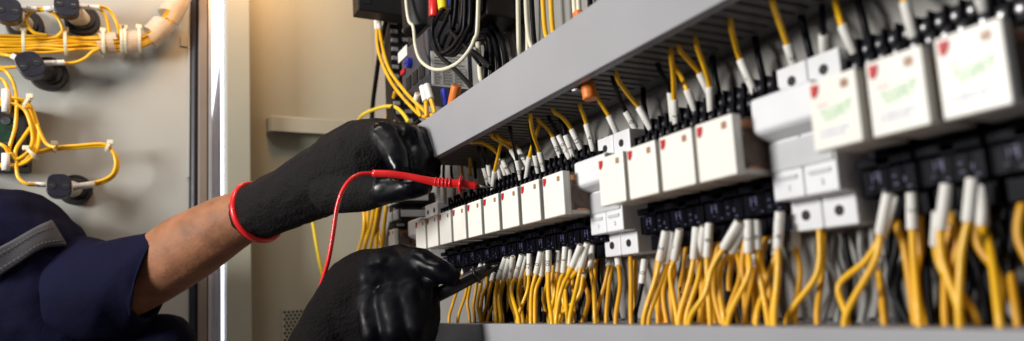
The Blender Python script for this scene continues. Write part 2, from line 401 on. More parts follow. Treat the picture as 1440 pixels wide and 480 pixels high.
for i, y in enumerate(ROW1):
    tag(place(sk, first, (PX,y+2.3,60)), f'black screw-terminal socket behind the {ords[i]} relay of the long row', 'relay socket', 'sockets of the long relay row'); first = False
first = True; sk = make_socket(28.2)
for i, y in enumerate(ROW2):
    l = ['behind the relay overlapping the middle breaker','behind the second relay right of the middle breaker','behind the third relay right of the middle breaker','behind the wide relay left of the right breaker'][i]
    tag(place(sk, first, (PX,y+1.6 if i else y-.2,60)), 'black screw-terminal socket '+l, 'relay socket', 'sockets of the middle relay row'); first = False
first = True; sk = make_socket(26.0)
for i, y in enumerate(ROW3+[108.2]):
    l = ['behind the relay overlapping the right breaker','behind the middle one of three blurred relays','behind the large relay nearest the right edge','cut off at the right edge of the photo'][i]
    tag(place(sk, first, (PX,y+1.5,60)), 'dark blurred socket '+l, 'relay socket', 'sockets of the right relay row'); first = False

def make_breaker():                      # two-pole, local: left edge y=0, 36 wide
    b = empty('circuit_breaker', (PX, 0, 20)); w = 35.6
    for k in range(2):
        y0, y1 = -k*18.0-17.6, -k*18.0-.15
        t = MB().prism([(255,34.0),(255,20),(PX-.3,20),(PX-.3,96),(255,96),(255,80.5),(245.5,80.5),(245.5,34)], y0, y1, 'y')
        ty = (y0+y1)/2
        pole = t.build('pole_body', 'breaker_white', b, bevel=.8)
        for z in (88.4, 26.8):
            h = MB().cyl((254.6,ty,z),(256,ty,z),2.35,18); h.build('terminal_hole', 'hole_dark', pole)
        m = MB().box(244.9,245.6,y0+3,y1-3,42.5,44.3); m.build('latch_slot', 'breaker_grey', pole)
        m = MB(); flat_text(m, ['1','2'][k], 3.4, (245.3,ty-1,38.6), (0,-1,0), (0,0,1)); m.build('printed_mark', 'print_ink', pole)
    c = MB().prism([(236,79.6),(236,65),(238,63.4),(245.4,60.5),(245.4,80.3),(238,80.3)], -w+.6, -.2, 'y')
    c.build('toggle', 'breaker_white', b, bevel=1.2)
    MB().box(244.6,245.4,-w+1,-.8,47,59.5).build('rating_label', 'breaker_grey', b)
    return b
bk = make_breaker()
tag(place(bk, True, (PX,384.3,20)), 'white two-pole circuit breaker between the long row and the next four relays', 'circuit breaker')
tag(place(bk, False, (PX,229.8,20)), 'large blurred white two-pole circuit breaker at right, partly behind a relay', 'circuit breaker')
tag(place(bk, False, (PX,713,21)), 'pale two-pole breaker at the far left end behind the first relay', 'circuit breaker')
# grey end terminals beyond the far breaker
for i, (y, z0, z1) in enumerate(((760,84,96),(760,101,113))):
    m = MB().prism([(232,z0),(270,z0),(270,z1),(232,z1)], y-38, y, 'y')
    m2 = empty('terminal_block', (250,y,z0))
    m.build('body', 'contactor_dark', m2, bevel=1)
    MB().box(229.5,231.8,y-14,y-2,z0+1,z1-1).box(229.5,231.8,y-34,y-20,z0+1,z1-1).build('clamp', 'breaker_grey', m2, bevel=.5)
    MB().box(232,262,y-39.2,y-38.2,z0+3,z1-2).build('side_cover', 'breaker_grey', m2, bevel=.4)
    tag(m2, ['lower grey terminal block with pale clamps, left of far breaker under the glove','upper grey terminal block with pale clamps, directly under the gloved thumb'][i], 'terminal block')
# ================================================================== WIRES OF THE PANEL
LONG = ROW1
def sleeve_on(w, a, b, mark, r=2.55):
    a, b = R3(a), R3(b); ax = nrm(b-a)
    m = MB().tube([a, a+(b-a)*.03, a+(b-a)*.97, b], [r*.9, r, r, r*.92], 14)
    sl = m.build('marker_sleeve', 'sleeve_white', w)
    if mark:
        t = R3([-.75,-.66,0]); t = nrm(t-ax*(t@ax)); s_ = np.cross(ax, t)
        V, F = text_mesh(mark); size = 4.4; c = (a+b)/2; ver = []
        for p in V:
            an = p[1]*size/r; ver.append(c+ax*p[0]*size+(r+.1)*(math.cos(an)*t-math.sin(an)*s_*-1))
        MB().add(ver, F).build('printed_number', 'print_ink', sl)
def wire(col, pts, sl=None, mark=None, r=1.42, name='control_wire', seg=7):
    w = MB().tube(spline(pts, seg), r, 10).build(name, col)
    if sl: sleeve_on(w, sl[0], sl[1], mark, r*1.52)
    return w
# ---- lower wires: (zone, colour, mark, X layer, sleeve top, sleeve end, mid points.., hole x)
def g1(u,v): return (620+u/5.333, 310+v/5.333)
def g2(u,v): return (620+u/5.333, 380+v/5.333)
def g3(u,v): return (810+u/3, 310+v/3)
def g4(u,v): return (1080+u/1.92, 230+v/1.92)
LOW = [
 ('y','10', 246, g1(485,280), g1(430,440), [g2(405,200), g2(398,300)], g2(412,395)),
 ('y',None, 250, g1(515,285), g1(470,450), [g2(434,200), g2(430,300)], g2(447,395)),
 ('y','126',252, g1(540,272), g1(525,435), [g2(512,200), g2(535,330)], g2(560,400)),
 ('y','10', 244, g1(608,258), g1(562,425), [g2(525,150), g2(540,300)], g2(582,400)),
 ('y',None, 254, g1(640,262), g1(595,435), [g2(580,190), g2(595,310)], g2(614,400)),
 ('y','12A',248, g1(665,250), g1(660,415), [g2(648,160), g2(622,290)], g2(575,400)),
 ('y','10', 243, g1(750,235), g1(715,400), [g2(680,170), g2(655,260)], g2(675,400)),
 ('y',None, 250, g1(780,240), g1(755,415), [g2(712,160), g2(698,280)], g2(705,400)),
 ('y','120',248, g1(808,225), g1(808,392), [g2(806,190), g2(822,320)], g2(830,410)),
 ('y','10', 254, g1(885,208), g1(870,390), [g2(852,190), g2(828,290)], g2(815,405)),
 ('y','131',246, g1(935,198), g1(918,395), [g2(885,120), g2(876,260)], g2(862,410)),
 ('y',None, 256, g1(975,200), g1(965,350), [g2(935,150), g2(925,290)], g2(950,405)),
 ('y',None, 240, g1(1050,185),g1(985,350), [g2(905,150), g2(868,290)], g2(866,412)),
 ('y',None, 252, g1(1078,250),g1(1025,372), [g2(935,120), g2(920,240), g2(942,350)], g2(955,400)),
 ('y',None, 244, g1(1100,170),g1(1050,355), [g2(1015,140), g2(978,270)], g2(966,412)),
 ('y',None, 256, g1(1075,400),g2(1065,60), [g2(1030,200), g2(960,330)], g2(890,400)),
 ('y',None, 257, g1(395,400), g2(380,85), [g2(350,240), g2(328,330)], g2(318,395)),
 ('y',None, 258, g1(620,440), g2(615,140), [g2(605,190), g2(575,290)], g2(598,400)),
 ('y',None, 258, g1(350,300), g1(330,350), [g2(345,100), g2(312,200)], g2(300,395)),
 ('y',None, 256, g1(305,312), g1(295,360), [g2(300,100), g2(275,260)], g2(297,395)),
 ('y',None, 259, g1(255,325), g1(238,380), [g2(222,110), g2(200,240)], g2(215,390)),
 ('y',None, 258, g1(180,345), g1(165,405), [g2(140,100), g2(88,260)], g2(62,380)),
 ('y',None, 260, g1(215,335), g1(200,390), [g2(188,170), g2(160,290)], g2(130,382)),
 ('y',None, 261, g1(275,330), g1(268,370), [g2(265,130), g2(246,260)], g2(252,390)),
 ('y',None, 262, g1(420,330), g1(410,420), [g2(420,200), g2(390,300)], g2(355,395)),
 ('k',None, 262, g1(490,320), g1(495,400), [g2(492,100), g2(470,250)], g2(488,395)),
 ('k',None, 263, g1(1095,320),g1(1095,400), [g2(1085,120), g2(1060,260)], g2(1020,395)),
 ('k',None, 262, g1(725,320), g1(735,420), [g2(742,170), g2(738,280)], g2(742,395)),
 ('k','10', 264, g2(775,130), g2(775,310), [], g2(776,395)),
 ('k',None, 265, g1(560,330), g1(565,420), [g2(552,200), g2(500,320)], g2(500,395)),
 # around the middle breaker
 ('y',None, 254, g3(70,100),  g3(62,200), [g3(75,290), g3(70,380)], g3(80,432)),
 ('y',None, 262, g3(138,150), g3(138,195), [g3(122,270), g3(108,360)], g3(82,432)),
 ('y',None, 264, g3(152,160), g3(150,196), [g3(140,270), g3(130,350)], g3(128,430)),
 ('y',None, 260, g3(175,150), g3(180,195), [g3(186,280), g3(178,370)], g3(168,430)),
 ('y','',   262, g3(230,150), g3(230,160), [g3(232,250), g3(228,350)], g3(232,430)),
 ('y','',   266, g3(250,170), g3(250,180), [g3(252,250), g3(248,350)], g3(250,430)),
 ('k','10', 258, g3(290,165), g3(278,268), [g3(265,330)], g3(250,432)),
 # below the four relays
 ('y','12', 244, g3(378,45),  g3(353,172), [g3(335,250), g3(298,350)], g3(286,440)),
 ('y',None, 248, g3(404,48),  g3(382,182), [g3(362,250), g3(322,350)], g3(308,440)),
 ('y','17', 250, g3(438,38),  g3(415,168), [g3(398,235), g3(402,330)], g3(426,438)),
 ('y',None, 248, g3(508,28),  g3(497,165), [g3(478,260), g3(448,370)], g3(436,442)),
 ('y',None, 252, g3(540,25),  g3(525,155), [g3(515,250), g3(482,350)], g3(466,440)),
 ('y','181',246, g3(563,12),  g3(553,157), [g3(556,250), g3(544,350)], g3(566,448)),
 ('y',None, 260, g3(592,15),  g3(590,140), [g3(580,230), g3(560,340)], g3(540,440)),
 ('y',None, 240, g3(688,5),   g3(622,118), [g3(575,200), g3(545,310)], g3(480,442)),
 ('y',None, 244, g3(714,20),  g3(655,135), [g3(612,200), g3(608,310)], g3(624,445)),
 ('y','12', 244, g3(728,0),   g3(728,140), [g3(728,230), g3(700,340)], g3(645,448)),
 ('y','18', 248, g3(760,0),   g3(765,125), [g3(775,225), g3(782,330)], g3(808,440)),
 ('y','16', 246, g3(856,0),   g3(852,120), [g3(852,220), g3(842,330)], g3(838,435)),
 ('y',None, 256, g3(845,80),  g3(842,150), [g3(805,260), g3(775,360)], g3(762,435)),
 ('y',None, 260, g3(485,150), g3(475,205), [g3(452,300), g3(436,370)], g3(430,435)),
 ('y',None, 262, g3(680,110), g3(680,140), [g3(692,240), g3(665,340)], g3(638,400)),
 ('y',None, 258, g3(755,150), g3(752,205), [g3(738,280), g3(712,370)], g3(712,435)),
 ('y',None, 262, g3(362,200), g3(360,243), [g3(350,320), g3(338,380)], g3(346,432)),
 ('k',None, 266, g3(640,40),  g3(640,130), [g3(640,250), g3(650,350)], g3(660,440)),
 ('k',None, 266, g3(820,40),  g3(815,100), [g3(818,230), g3(810,330)], g3(800,440)),
 ('k',None, 266, g3(462,90),  g3(455,150), [g3(440,250), g3(470,350)], g3(465,440)),
 # below the right breaker
 ('y','15', 250, g4(32,130),  g4(26,232), [g4(24,320)], g4(12,432)),
 ('y',None, 256, g4(75,180),  g4(75,232), [g4(86,300), g4(88,350)], g4(72,395)),
 ('y','',   256, g4(138,150), g4(140,190), [g4(132,300), g4(100,390)], g4(55,442)),
 ('y','',   264, g4(150,180), g4(150,190), [g4(145,300), g4(135,380)], g4(133,430)),
 ('k','',   262, g4(206,190), g4(222,298), [g4(226,350)], g4(224,430)),
 # blurred, under the three right relays
 ('y',None, 250, g4(325,80),  g4(303,190), [g4(288,265), g4(250,350)], g4(210,442)),
 ('y',None, 256, g4(348,85),  g4(305,200), [g4(262,265), g4(192,330), g4(186,385)], g4(212,435)),
 ('y',None, 262, g4(300,250), g4(300,290), [g4(303,340), g4(308,400)], g4(312,430)),
 ('y','12', 254, g4(387,65),  g4(390,180), [g4(394,260), g4(410,350)], g4(407,432)),
 ('y',None, 248, g4(482,55),  g4(465,180), [g4(472,260), g4(495,360)], g4(520,445)),
 ('y',None, 252, g4(460,130), g4(453,222), [g4(472,290), g4(520,390)], g4(558,440)),
 ('y',None, 260, g4(510,60),  g4(490,180), [g4(480,270), g4(474,360)], g4(478,430)),
 ('y',None, 246, g4(552,40),  g4(540,158), [g4(522,250), g4(508,340)], g4(516,445)),
 ('y',None, 256, g4(575,60),  g4(580,170), [g4(602,240), g4(630,330)], g4(624,432)),
 ('y',None, 268, g4(682,30),  g4(664,140), [g4(650,230), g4(660,340)], g4(672,440)),
 ('k',None, 266, g4(420,100), g4(425,150), [g4(430,300)], g4(440,430)),
 ('k',None, 266, g4(560,100), g4(560,150), [g4(575,300)], g4(590,430)),
]
made = []
for (c, mark, X, a, b, mids, hole) in LOW:
    Xs = min(X+1.5, 248.8) if X <= 252 else min(X+3, 268)
    A = onX(*a, Xs); B = onX(*b, X); P = [A, A*.1+B*.9, B]
    n = len(mids)
    Xh = min(max(X+random.uniform(-14, 0), 223), 254)
    for i, q in enumerate(mids):
        p = onX(*q, X+(Xh-X)*(i+1)/(n+1))
        if p[2] > -7 and p[2] < P[-1][2]-3: P.append(p)
    H = at_X_Z(hole[0], Xh, -17); P += [H, H+R3([0,0,-14])]
    col = 'yellow_pvc' if c=='y' else 'black_pvc'
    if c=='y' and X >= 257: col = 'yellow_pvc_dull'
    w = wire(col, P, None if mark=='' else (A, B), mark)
    made.append(['low', c, mark, (A[1]+B[1])/2, w, b[0], mark==''])
# ---- upper wires: slot in the duct, mids, sleeve top, sleeve end
def h5(u,v): return (640+u/3.69, 150+v/3.69)
def h6(u,v): return (1000+u/2.4, v/2.4)
UP = [
 ('y',None, h5(65,178), [h5(140,188), h5(200,225)], h5(232,268), h5(262,355)),
 ('y',None, h5(237,180), [h5(222,260)], h5(205,335), h5(195,440)),
 ('y',None, h5(188,145), [h5(240,185)], h5(290,225), h5(355,330)),
 ('y','15', h5(217,148), [h5(280,188)], h5(330,225), h5(382,312)),
 ('k','150',h5(284,105), [h5(305,200)], h5(321,278), h5(344,382)),
 ('y',None, h5(434,98), [h5(405,190)], h5(386,260), h5(370,380)),
 ('k','10', h5(388,90), [h5(400,180)], h5(413,252), h5(434,348)),
 ('y','107',h5(390,42), [h5(405,140)], h5(438,236), h5(466,350)),
 ('y','104',h5(430,63), [h5(470,105)], h5(508,158), h5(550,262)),
 ('k','10TA',h5(485,50), [h5(510,100)], h5(537,150), h5(596,272)),
 ('k','13', h5(545,60), [h5(560,100)], h5(573,148), h5(616,262)),
 ('y','123',h5(508,15), [h5(560,60)], h5(604,118), h5(655,222)),
 ('y','141',h5(648,-10), [h5(665,40)], h5(681,90), h5(720,230)),
 ('k','10', h5(122,210), [h5(138,265)], h5(149,318), h5(175,412)),
 ('k','12', h5(155,215), [h5(165,260)], h5(172,302), h5(188,400)),
 ('k','18', h5(230,215), [h5(235,245)], h5(243,270), h5(282,352)),
 ('k',None, h5(205,230), [h5(210,255)], h5(218,285), h5(238,378)),
 ('y',None, h5(75,270), [h5(78,310)], h5(78,355), h5(75,458)),
 ('y',None, h5(35,310), [h5(38,350)], h5(42,395), h5(40,470)),
 ('k',None, h5(100,290), [h5(103,330)], h5(106,370), h5(108,440)),
 ('k',None, h5(-20,330), [h5(-15,370)], h5(-8,400), h5(-5,480)),
 ('k',None, h5(-60,350), [h5(-58,380)], h5(-55,410), h5(-52,500)),
 ('k',None, h5(-95,365), [h5(-92,390)], h5(-88,420), h5(-88,510)),
 ('y',None, (840,135), [(848,150)], (856,163), (868,188)),
 ('y','11', (866,104), [(880,128)], (898,151), (916,182)),
 ('k','10', (862,110), [(870,135)], (880,157), (894,181)),
 ('y','131',(943,72), [(947,108)], (948,140), (952,183)),
 ('y',None, (950,92), [(958,108)], (966,126), (978,155)),
 ('y',None, (954,65), [(968,84)], (984,103), (997,130)),
 ('y',None, (978,57), [(989,90)], (998,122), (1001,166)),
 ('k',None, (925,90), [(935,112)], (943,130), (947,170)),
 ('y','17', (1027,31), [(1033,58)], (1041,84), (1062,131)),
 ('y','12', (1085,-4), [(1095,28)], (1107,62), (1117,92)),
 ('k',None, (1156,10), [(1157,30)], (1158,48), (1159,76)),
 ('y',None, (1173,-6), [(1178,14)], (1184,35), (1202,75)),
 ('y',None, (1260,-30), [(1266,-14)], (1272,2), (1288,62)),
 ('k',None, (1370,-60), [(1374,-30)], (1378,-5), (1388,24)),
]
for (c, mark, a, mids, b, e) in UP:
    A = onZ(*a, 121); A[0] = min(max(A[0], 221), 266); A = onX(*a, A[0])
    B = onX(*b, 256); E_ = onX(*e, 262)
    P = [A+R3([2,2,16]), A]+[onX(*q, A[0]+(256-A[0])*(i+1)/(len(mids)+1)) for i, q in enumerate(mids)]+[B, B*.15+E_*.85, E_]
    w = wire('yellow_pvc' if c=='y' else 'black_pvc', P, (B, E_), mark)
    made.append(['up', c, mark, (B[1]+E_[1])/2, w, b[0], False])
# ---- black wires added above the sockets, standing in for shadows on the plate
for (x0, x1, yy) in ((708,716,200),(795,812,170),(905,925,130),(1003,1022,95),(1062,1070,60),(1128,1134,40),(1205,1222,20)):
    A = onX(x0, yy, 268); A[2] = 124; E_ = R3([266, A[1]-6, 92]); mid = (A+E_)/2+R3([-4,-3,0])
    w = wire('black_pvc', [A+R3([0,0,12]), A, mid, E_], None, None, 1.7)
    made.append(['up','d',None,E_[1],w,x1,True])
rb = random.Random(11)  # background wires: the black ones are added to darken the shaded gaps
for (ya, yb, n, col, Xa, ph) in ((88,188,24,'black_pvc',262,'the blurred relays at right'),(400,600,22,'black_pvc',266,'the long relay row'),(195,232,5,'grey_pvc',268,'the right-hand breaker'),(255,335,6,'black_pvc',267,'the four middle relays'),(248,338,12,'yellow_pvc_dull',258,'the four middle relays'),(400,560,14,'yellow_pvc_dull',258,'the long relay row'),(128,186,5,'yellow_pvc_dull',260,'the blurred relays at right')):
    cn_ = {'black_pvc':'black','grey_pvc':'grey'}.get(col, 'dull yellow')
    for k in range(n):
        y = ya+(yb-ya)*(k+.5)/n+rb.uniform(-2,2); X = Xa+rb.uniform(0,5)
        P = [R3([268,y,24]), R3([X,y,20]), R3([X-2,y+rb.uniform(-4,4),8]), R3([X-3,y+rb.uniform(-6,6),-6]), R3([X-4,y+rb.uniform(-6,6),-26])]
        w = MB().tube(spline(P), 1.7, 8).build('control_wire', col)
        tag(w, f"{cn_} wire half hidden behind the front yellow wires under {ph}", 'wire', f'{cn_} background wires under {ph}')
# labels: which component the wire serves, its place in that small bunch, its mark
def zone(y, side):
    if side == 'up':
        units = [(f'the {ords[i]} relay of the long row', yy-13) for i, yy in enumerate(ROW1)]
    else:
        units = [(f'the {ords[i]} relay of the long row', yy-13) for i, yy in enumerate(ROW1)]
    units += [('the middle breaker',366),('the right-hand breaker',212),('the far left breaker',695)]
    units += [(f'the {o} relay past the middle breaker', yy-12) for o, yy in zip(('first','second','third','fourth'), ROW2)]
    units += [(f'the {o} of three blurred relays', yy-11) for o, yy in zip(('first','middle','last'), ROW3)]
    return min(units, key=lambda u: abs(u[1]-y))[0]
bun = {}
for r in made:
    bun.setdefault((r[0], r[1], zone(r[3], r[0])), []).append(r)
for (side, c, z), L in bun.items():
    L.sort(key=lambda r: r[5]); n = len(L)
    pos = {1:['the only one'],2:['left one','right one'],3:['left one','middle one','right one']}.get(n) or ['leftmost']+['second','third','fourth','fifth','sixth','seventh'][:n-2]+['rightmost']
    for p, r in zip(pos, L):
        z = z.replace('the right-hand breaker', 'the right breaker')
        col = {'y':'yellow','k':'black','d':'added black'}[c]
        mk = f' marked {r[2]}' if r[2] else (' without sleeve' if r[6] and c!='d' else '')
        p = p if len((col+mk+p+z).split()) < 13 else p.replace(' one', '').replace('the only', 'alone')
        tag(r[4], f"{col} wire{mk}, {p} {'above' if side=='up' else 'below'} {z}", 'wire', ('upper' if side=='up' else 'lower')+' wires of the relay rows')
# ---- orange caps and the bolt on the upper duct
def cap(a, b, r, lab, X):
    A, B = onX(*a, X), onX(*b, X)
    tag(MB().tube([A, A*.9+B*.1, A*.1+B*.9, B], [r*.9, r, r, r*.93], 18).build('wire_connector', 'orange_pvc'), lab, 'wire connector', 'orange wire connectors')
cap((826,114),(830,140),4.3,'orange insulated connector hanging from the duct between yellow wires, left of the middle breaker',228)
cap((641,206),(643,221),4.0,'small dim orange connector under the left end of the upper duct',240)
b_ = empty('duct_bolt', onX(812,124,226)); q = onX(812,124,226)
MB().cyl(q+R3([0,0,5]), q+R3([0,0,-2.5]), 4.2, 6).build('hex_head', 'screw_steel', b_, bevel=.4)
MB().cyl(q+R3([0,0,6]), q+R3([0,0,5]), 6, 20).build('washer', 'screw_steel', b_)
tag(b_, 'silver hex bolt under the upper duct, beside the orange cap', 'bolt')

# ================================================================== GEAR ABOVE THE DUCT
def thing_tube(name, m, px, plane, val, r, label, cat, group=None, n=10, seg=7, dz=None):
    fn = {'X':onX,'Y':onY}[plane]
    px = [(q[0], q[1]-130) if q[1] < -4 else q for q in px]        # run on above the picture
    P = [fn(q[0], q[1], val+(q[2] if len(q)>2 else 0)) for q in px]
    return tag(MB().tube(spline(P, seg), r, n).build(name, m), label, cat, group)
# overload relay with its rating plate
Z0, Z1, Ya, Yb, Xf = 200, 262, 622, 700, 231
cn = tag(empty('overload_relay', (250,660,Z0)), 'dark grey overload relay with blue knob and printed rating plate above the duct', 'overload relay')
MB().prism([(Xf,Z0+8),(Xf+6,Z0),(PX-.5,Z0),(PX-.5,Z1),(Xf+10,Z1),(Xf,Z1-10)], Ya, Yb, 'y').build('body', 'contactor_grey', cn, bevel=1.5)
kn = onX(578,89,Xf); MB().cyl(kn+R3([-5,0,0]), kn+R3([3,0,0]), 5.2, 18).box(kn[0]-5.8,kn[0]-4.8,kn[1]-4,kn[1]+4,kn[2]-.8,kn[2]+.8).build('dial_knob', 'blue_pvc', cn, bevel=.5)
a = onX(566,78,Xf); MB().box(Xf-.8,Xf-.1,a[1]-16,a[1]+12,a[2]-5,a[2]+6).build('front_sticker', 'label_paper', cn)
a = onX(570,100,Xf); MB().box(Xf-2.2,Xf-.1,a[1]-2,a[1]+10,a[2]-2.4,a[2]+2.4).build('reset_button', 'flag_red', cn, bevel=.4)
for i in range(3):
    y = Ya+16+i*20
    MB().box(Xf-1.2,Xf+4,y-7,y+7,Z0+9,Z0+22).box(Xf-1.5,Xf-1.1,y-4,y+4,Z0+11,Z0+20,1).build('terminal', ['contactor_dark','hole_dark'], cn, bevel=.3)
pa, pb_ = onY(607,98,Ya-1), onY(658,94,Ya-1); q0, q1 = pa[0], min(pb_[0], 273); z0, z1 = onY(612,121,Ya-1)[2], onY(608,72,Ya-1)[2]
lp = MB().box(q0, q1, Ya-1.0, Ya-.2, z0, z1); wd, hd_ = q1-q0, z1-z0
def lr(a, b, c, d, mi=1, k=.25): lp.box(q0+a*wd, q0+b*wd, Ya-1.0-k, Ya-1.0-k+.2, z0+c*hd_, z0+d*hd_, mi)
for i in range(7): lr(.06,.94,.05+i*.085,.058+i*.085)
for x in (.06,.3,.62,.935): lr(x,x+.012,.05,.56,1,.28)
for i in range(6):
    for x0, x1 in ((.1,.25),(.34,.55),(.66,.86)): lr(x0, x1-.06*random.random(), .075+i*.085, .11+i*.085, 1, .3)
for i in range(4): lr(.08+(.2 if i==3 else 0), .9-.12*(i%2), .64+i*.085, .67+i*.085, 1, .3)
lp.build('rating_plate', ['label_paper','plate_ink'], cn)
# contactor above it and the big block at the top
c2 = tag(empty('contactor', (255,680,268)), 'dark contactor with a rounded drum front, above the overload relay', 'contactor')
MB().box(240, PX-.5, 628, 705, 263, 330).build('body', 'contactor_dark', c2, bevel=2)
MB().cyl((246,666,318),(246,666,266),24,32,0,22).build('drum', 'contactor_dark', c2, bevel=1)
c3 = tag(empty('terminal_box', (215,720,285)), 'brown-black box at the top edge with two pale ferrules plugged beneath', 'terminal box')
MB().box(199, 262, 738, 762, 310, 380).build('body', 'contactor_dark', c3, bevel=1.5)
MB().box(204, 212, 737.4, 738.2, 318, 326).build('screw_hole', 'hole_dark', c3)
# vertical slotted trunking in the corner
vt = tag(empty('slotted_trunking', (258,800,150)), 'narrow vertical trunking with pale slotted teeth, in the corner left of overload relay', 'cable trunking')
MB().box(244, PX-.5, 776, 800, 60, 420).build('body', 'contactor_dark', vt, bevel=.6)
m = MB(); z = 62
while z < 418: m.box(245,252,773,775.8,z,z+4.2).box(258,266,773,775.8,z+2,z+6.2); z += 10.5
m.build('tooth_strip', 'duct_grey', vt)
# yellow pair hanging from the top box
for i, (q, l) in enumerate((([(528,16),(530,42),(533,75),(551,117),(586,158),(602,166),(612,176)],'left'),([(532,15),(534,42),(545,92),(569,128),(597,156),(610,164),(620,172)],'right'))):
    P = [onX(x, y, 234-4*i) for x, y in q]
    w = MB().tube(spline(P), 1.9, 10).build('control_wire', 'yellow_pvc'); sleeve_on(w, P[0], P[1], None, 2.6)
    tag(w, f'{l} yellow wire of a pair drooping from the top terminal box to the duct', 'wire', 'drooping yellow pair')
thing_tube('control_wire','lemon_pvc',[(498,185),(508,164),(530,153),(552,150),(565,158),(575,172)],'X',238,2.1,'lemon yellow wire arching over the upper glove','wire')
thing_tube('control_wire','yellow_pvc_dull',[(536,185),(546,160),(552,143),(556,128)],'X',246,2.0,'short dull yellow wire crossing behind the lemon yellow arch','wire')
thing_tube('power_cable','black_pvc',[(545,20),(536,60),(529,110),(524,150),(522,190)],'X',240,2.6,'black cable hanging straight down beside the end wall','cable')
thing_tube('power_cable','black_pvc',[(552,150),(556,165),(572,178),(590,172)],'X',236,2.4,'short black cable curling under the slotted trunking','cable')
# ferrules below the overload relay
for i, (q, l) in enumerate(((((594,122),(599,143),(600,165)),'left'),(((600,120),(606,140),(612,160)),'right'),(((588,132),(585,142),(592,165)),'dim left-hand'))):
    A, B, D = [onX(*p, 226+i*3) for p in q]
    w = MB().tube(spline([A, B, D]), 2.0, 10).build('control_wire', 'yellow_pvc'); sleeve_on(w, A, B, None, 3.2)
    tag(w, f'{l} of three short yellow wires with white ferrules under the overload relay', 'wire', 'ferruled wires under the overload relay')
def pxcap(m, a, b, r, X, lab):
    A, B = onX(*a, X), onX(*b, X)
    tag(MB().tube([A, A*.92+B*.08, A*.08+B*.92, B], [r*.88, r, r, r*.9], 18).build('wire_connector', m), lab, 'wire connector')
pxcap('blue_pvc',(624,126),(628,152),3.6,244,'blue wire connector standing just above the duct')
pxcap('orange_pvc',(642,120),(636,150),4.6,238,'orange wire connector on the duct beside the blue one')
pxcap('red_pvc',(611,-6),(611,24),5.0,222,'red wire connector at the top of a black cable')
pxcap('lemon_pvc',(621,-10),(624,14),4.6,224,'yellow wire connector between the red and blue caps')
pxcap('blue_pvc',(634,-8),(636,12),3.2,230,'small blue wire connector right of the yellow cap')
pxcap('orange_pvc',(813,18),(817,34),4.2,262,'orange cap at the top edge of the duct under cream wires')
# black coil
K = [([(611,22),(608,42),(610,62),(618,78),(640,98),(662,122),(672,140)],'black cable from the red connector slanting across the rating plate'),
     ([(624,12),(612,32),(607,54),(615,74),(630,72),(646,54),(654,24),(655,-5)],'black cable looped under the yellow connector'),
     ([(636,10),(626,32),(616,56),(624,76),(640,72),(656,46),(662,16),(662,-8)],'black cable looped under the blue connector'),
     ([(642,-6),(634,26),(640,50),(656,66),(672,78),(690,96)],'black cable curving right across the coil towards the duct'),
     ([(648,-6),(640,22),(628,50),(622,70),(636,78),(650,64),(664,32),(668,-6)],'black cable loop in the middle of the hanging coil'),
     ([(656,-6),(650,22),(640,48),(632,66),(642,73),(660,54),(671,24),(674,-6)],'rightmost black cable loop of the hanging coil'),
     ([(628,-6),(633,18),(640,42),(656,66),(676,92)],'thin black cable crossing in front of the coil loops')]
for i, (q, l) in enumerate(K):
    thing_tube('power_cable','black_pvc',q,'X',222+i*1.5,2.0 if i!=6 else 1.4,l,'cable','black cables of the hanging coil',12)
thing_tube('control_wire','cream_pvc',[(563,-6),(572,12),(581,38),(584,64),(590,83),(603,95),(620,98),(640,91),(656,76),(667,56),(672,26),(674,-6)],'X',221,1.55,'long cream wire looping in front of the overload relay','wire')
for i in range(4):
    k = i*9.5
    q = [(664,34+k),(680,31+k),(694-i*3,38+k),(705-i*7,58+k*.9),(712-i*10,90+k*.5),(712-i*10,150)]
    thing_tube('power_cable','black_pvc',q,'X',250-i*2,2.6,['outermost','second from outside','third from outside','innermost'][i]+' of four nested black cables bending down to the duct','cable','nested black cables',12)
thing_tube('control_wire','cream_pvc',[(672,60),(674,85),(676,110),(680,130)],'X',236,2.2,'cream wire running down beside the nested black cables','wire')
for q, m, l, X in (([(727,-6),(729,40),(731,90)],'cream_pvc','leftmost straight cream wire dropping into the duct top',262),
                ([(736,-6),(741,30),(750,75)],'cream_pvc','slanting cream wire, right of the three above the duct',260),
                ([(741,-6),(742,40),(742,85)],'cream_pvc','middle cream wire of the three above the duct',264),
                ([(741,-8),(749,25),(753,70)],'black_pvc','black wire beside the slanting cream wire',258),
                ([(757,-6),(765,25),(771,60)],'yellow_pvc','left yellow wire of the pair above the duct top',258),
                ([(770,-6),(776,25),(782,56)],'yellow_pvc','right yellow wire of the pair above the duct top',258),
                ([(805,-8),(808,8),(813,20)],'cream_pvc','left cream wire entering the orange cap at top',262),
                ([(810,-8),(814,8),(817,20)],'cream_pvc','right cream wire entering the orange cap at top',262),
                ([(826,-8),(830,8),(838,22)],'black_pvc','left black wire at the top edge above the duct',262),
                ([(842,-8),(846,4),(854,14)],'black_pvc','right black wire at the top edge above the duct',262),
                ([(702,-6),(704,20),(716,50),(722,80)],'grey_pvc','grey wire left of the cream wires, half shaded',268)):
    thing_tube('control_wire', m, q, 'X', X, 1.9, l, 'wire')
mb = MB().box(236, 272, 500, 560, 222, 330); bb = tag(empty('upper_block',(255,530,222)), 'dark device at the top edge behind the nested black cables', 'switchgear'); mb.build('body','contactor_dark',bb,bevel=2)
MB().box(233,235.6,505,525,226,240).box(233,235.6,532,552,226,240).build('terminal','contactor_grey',bb,bevel=.5)
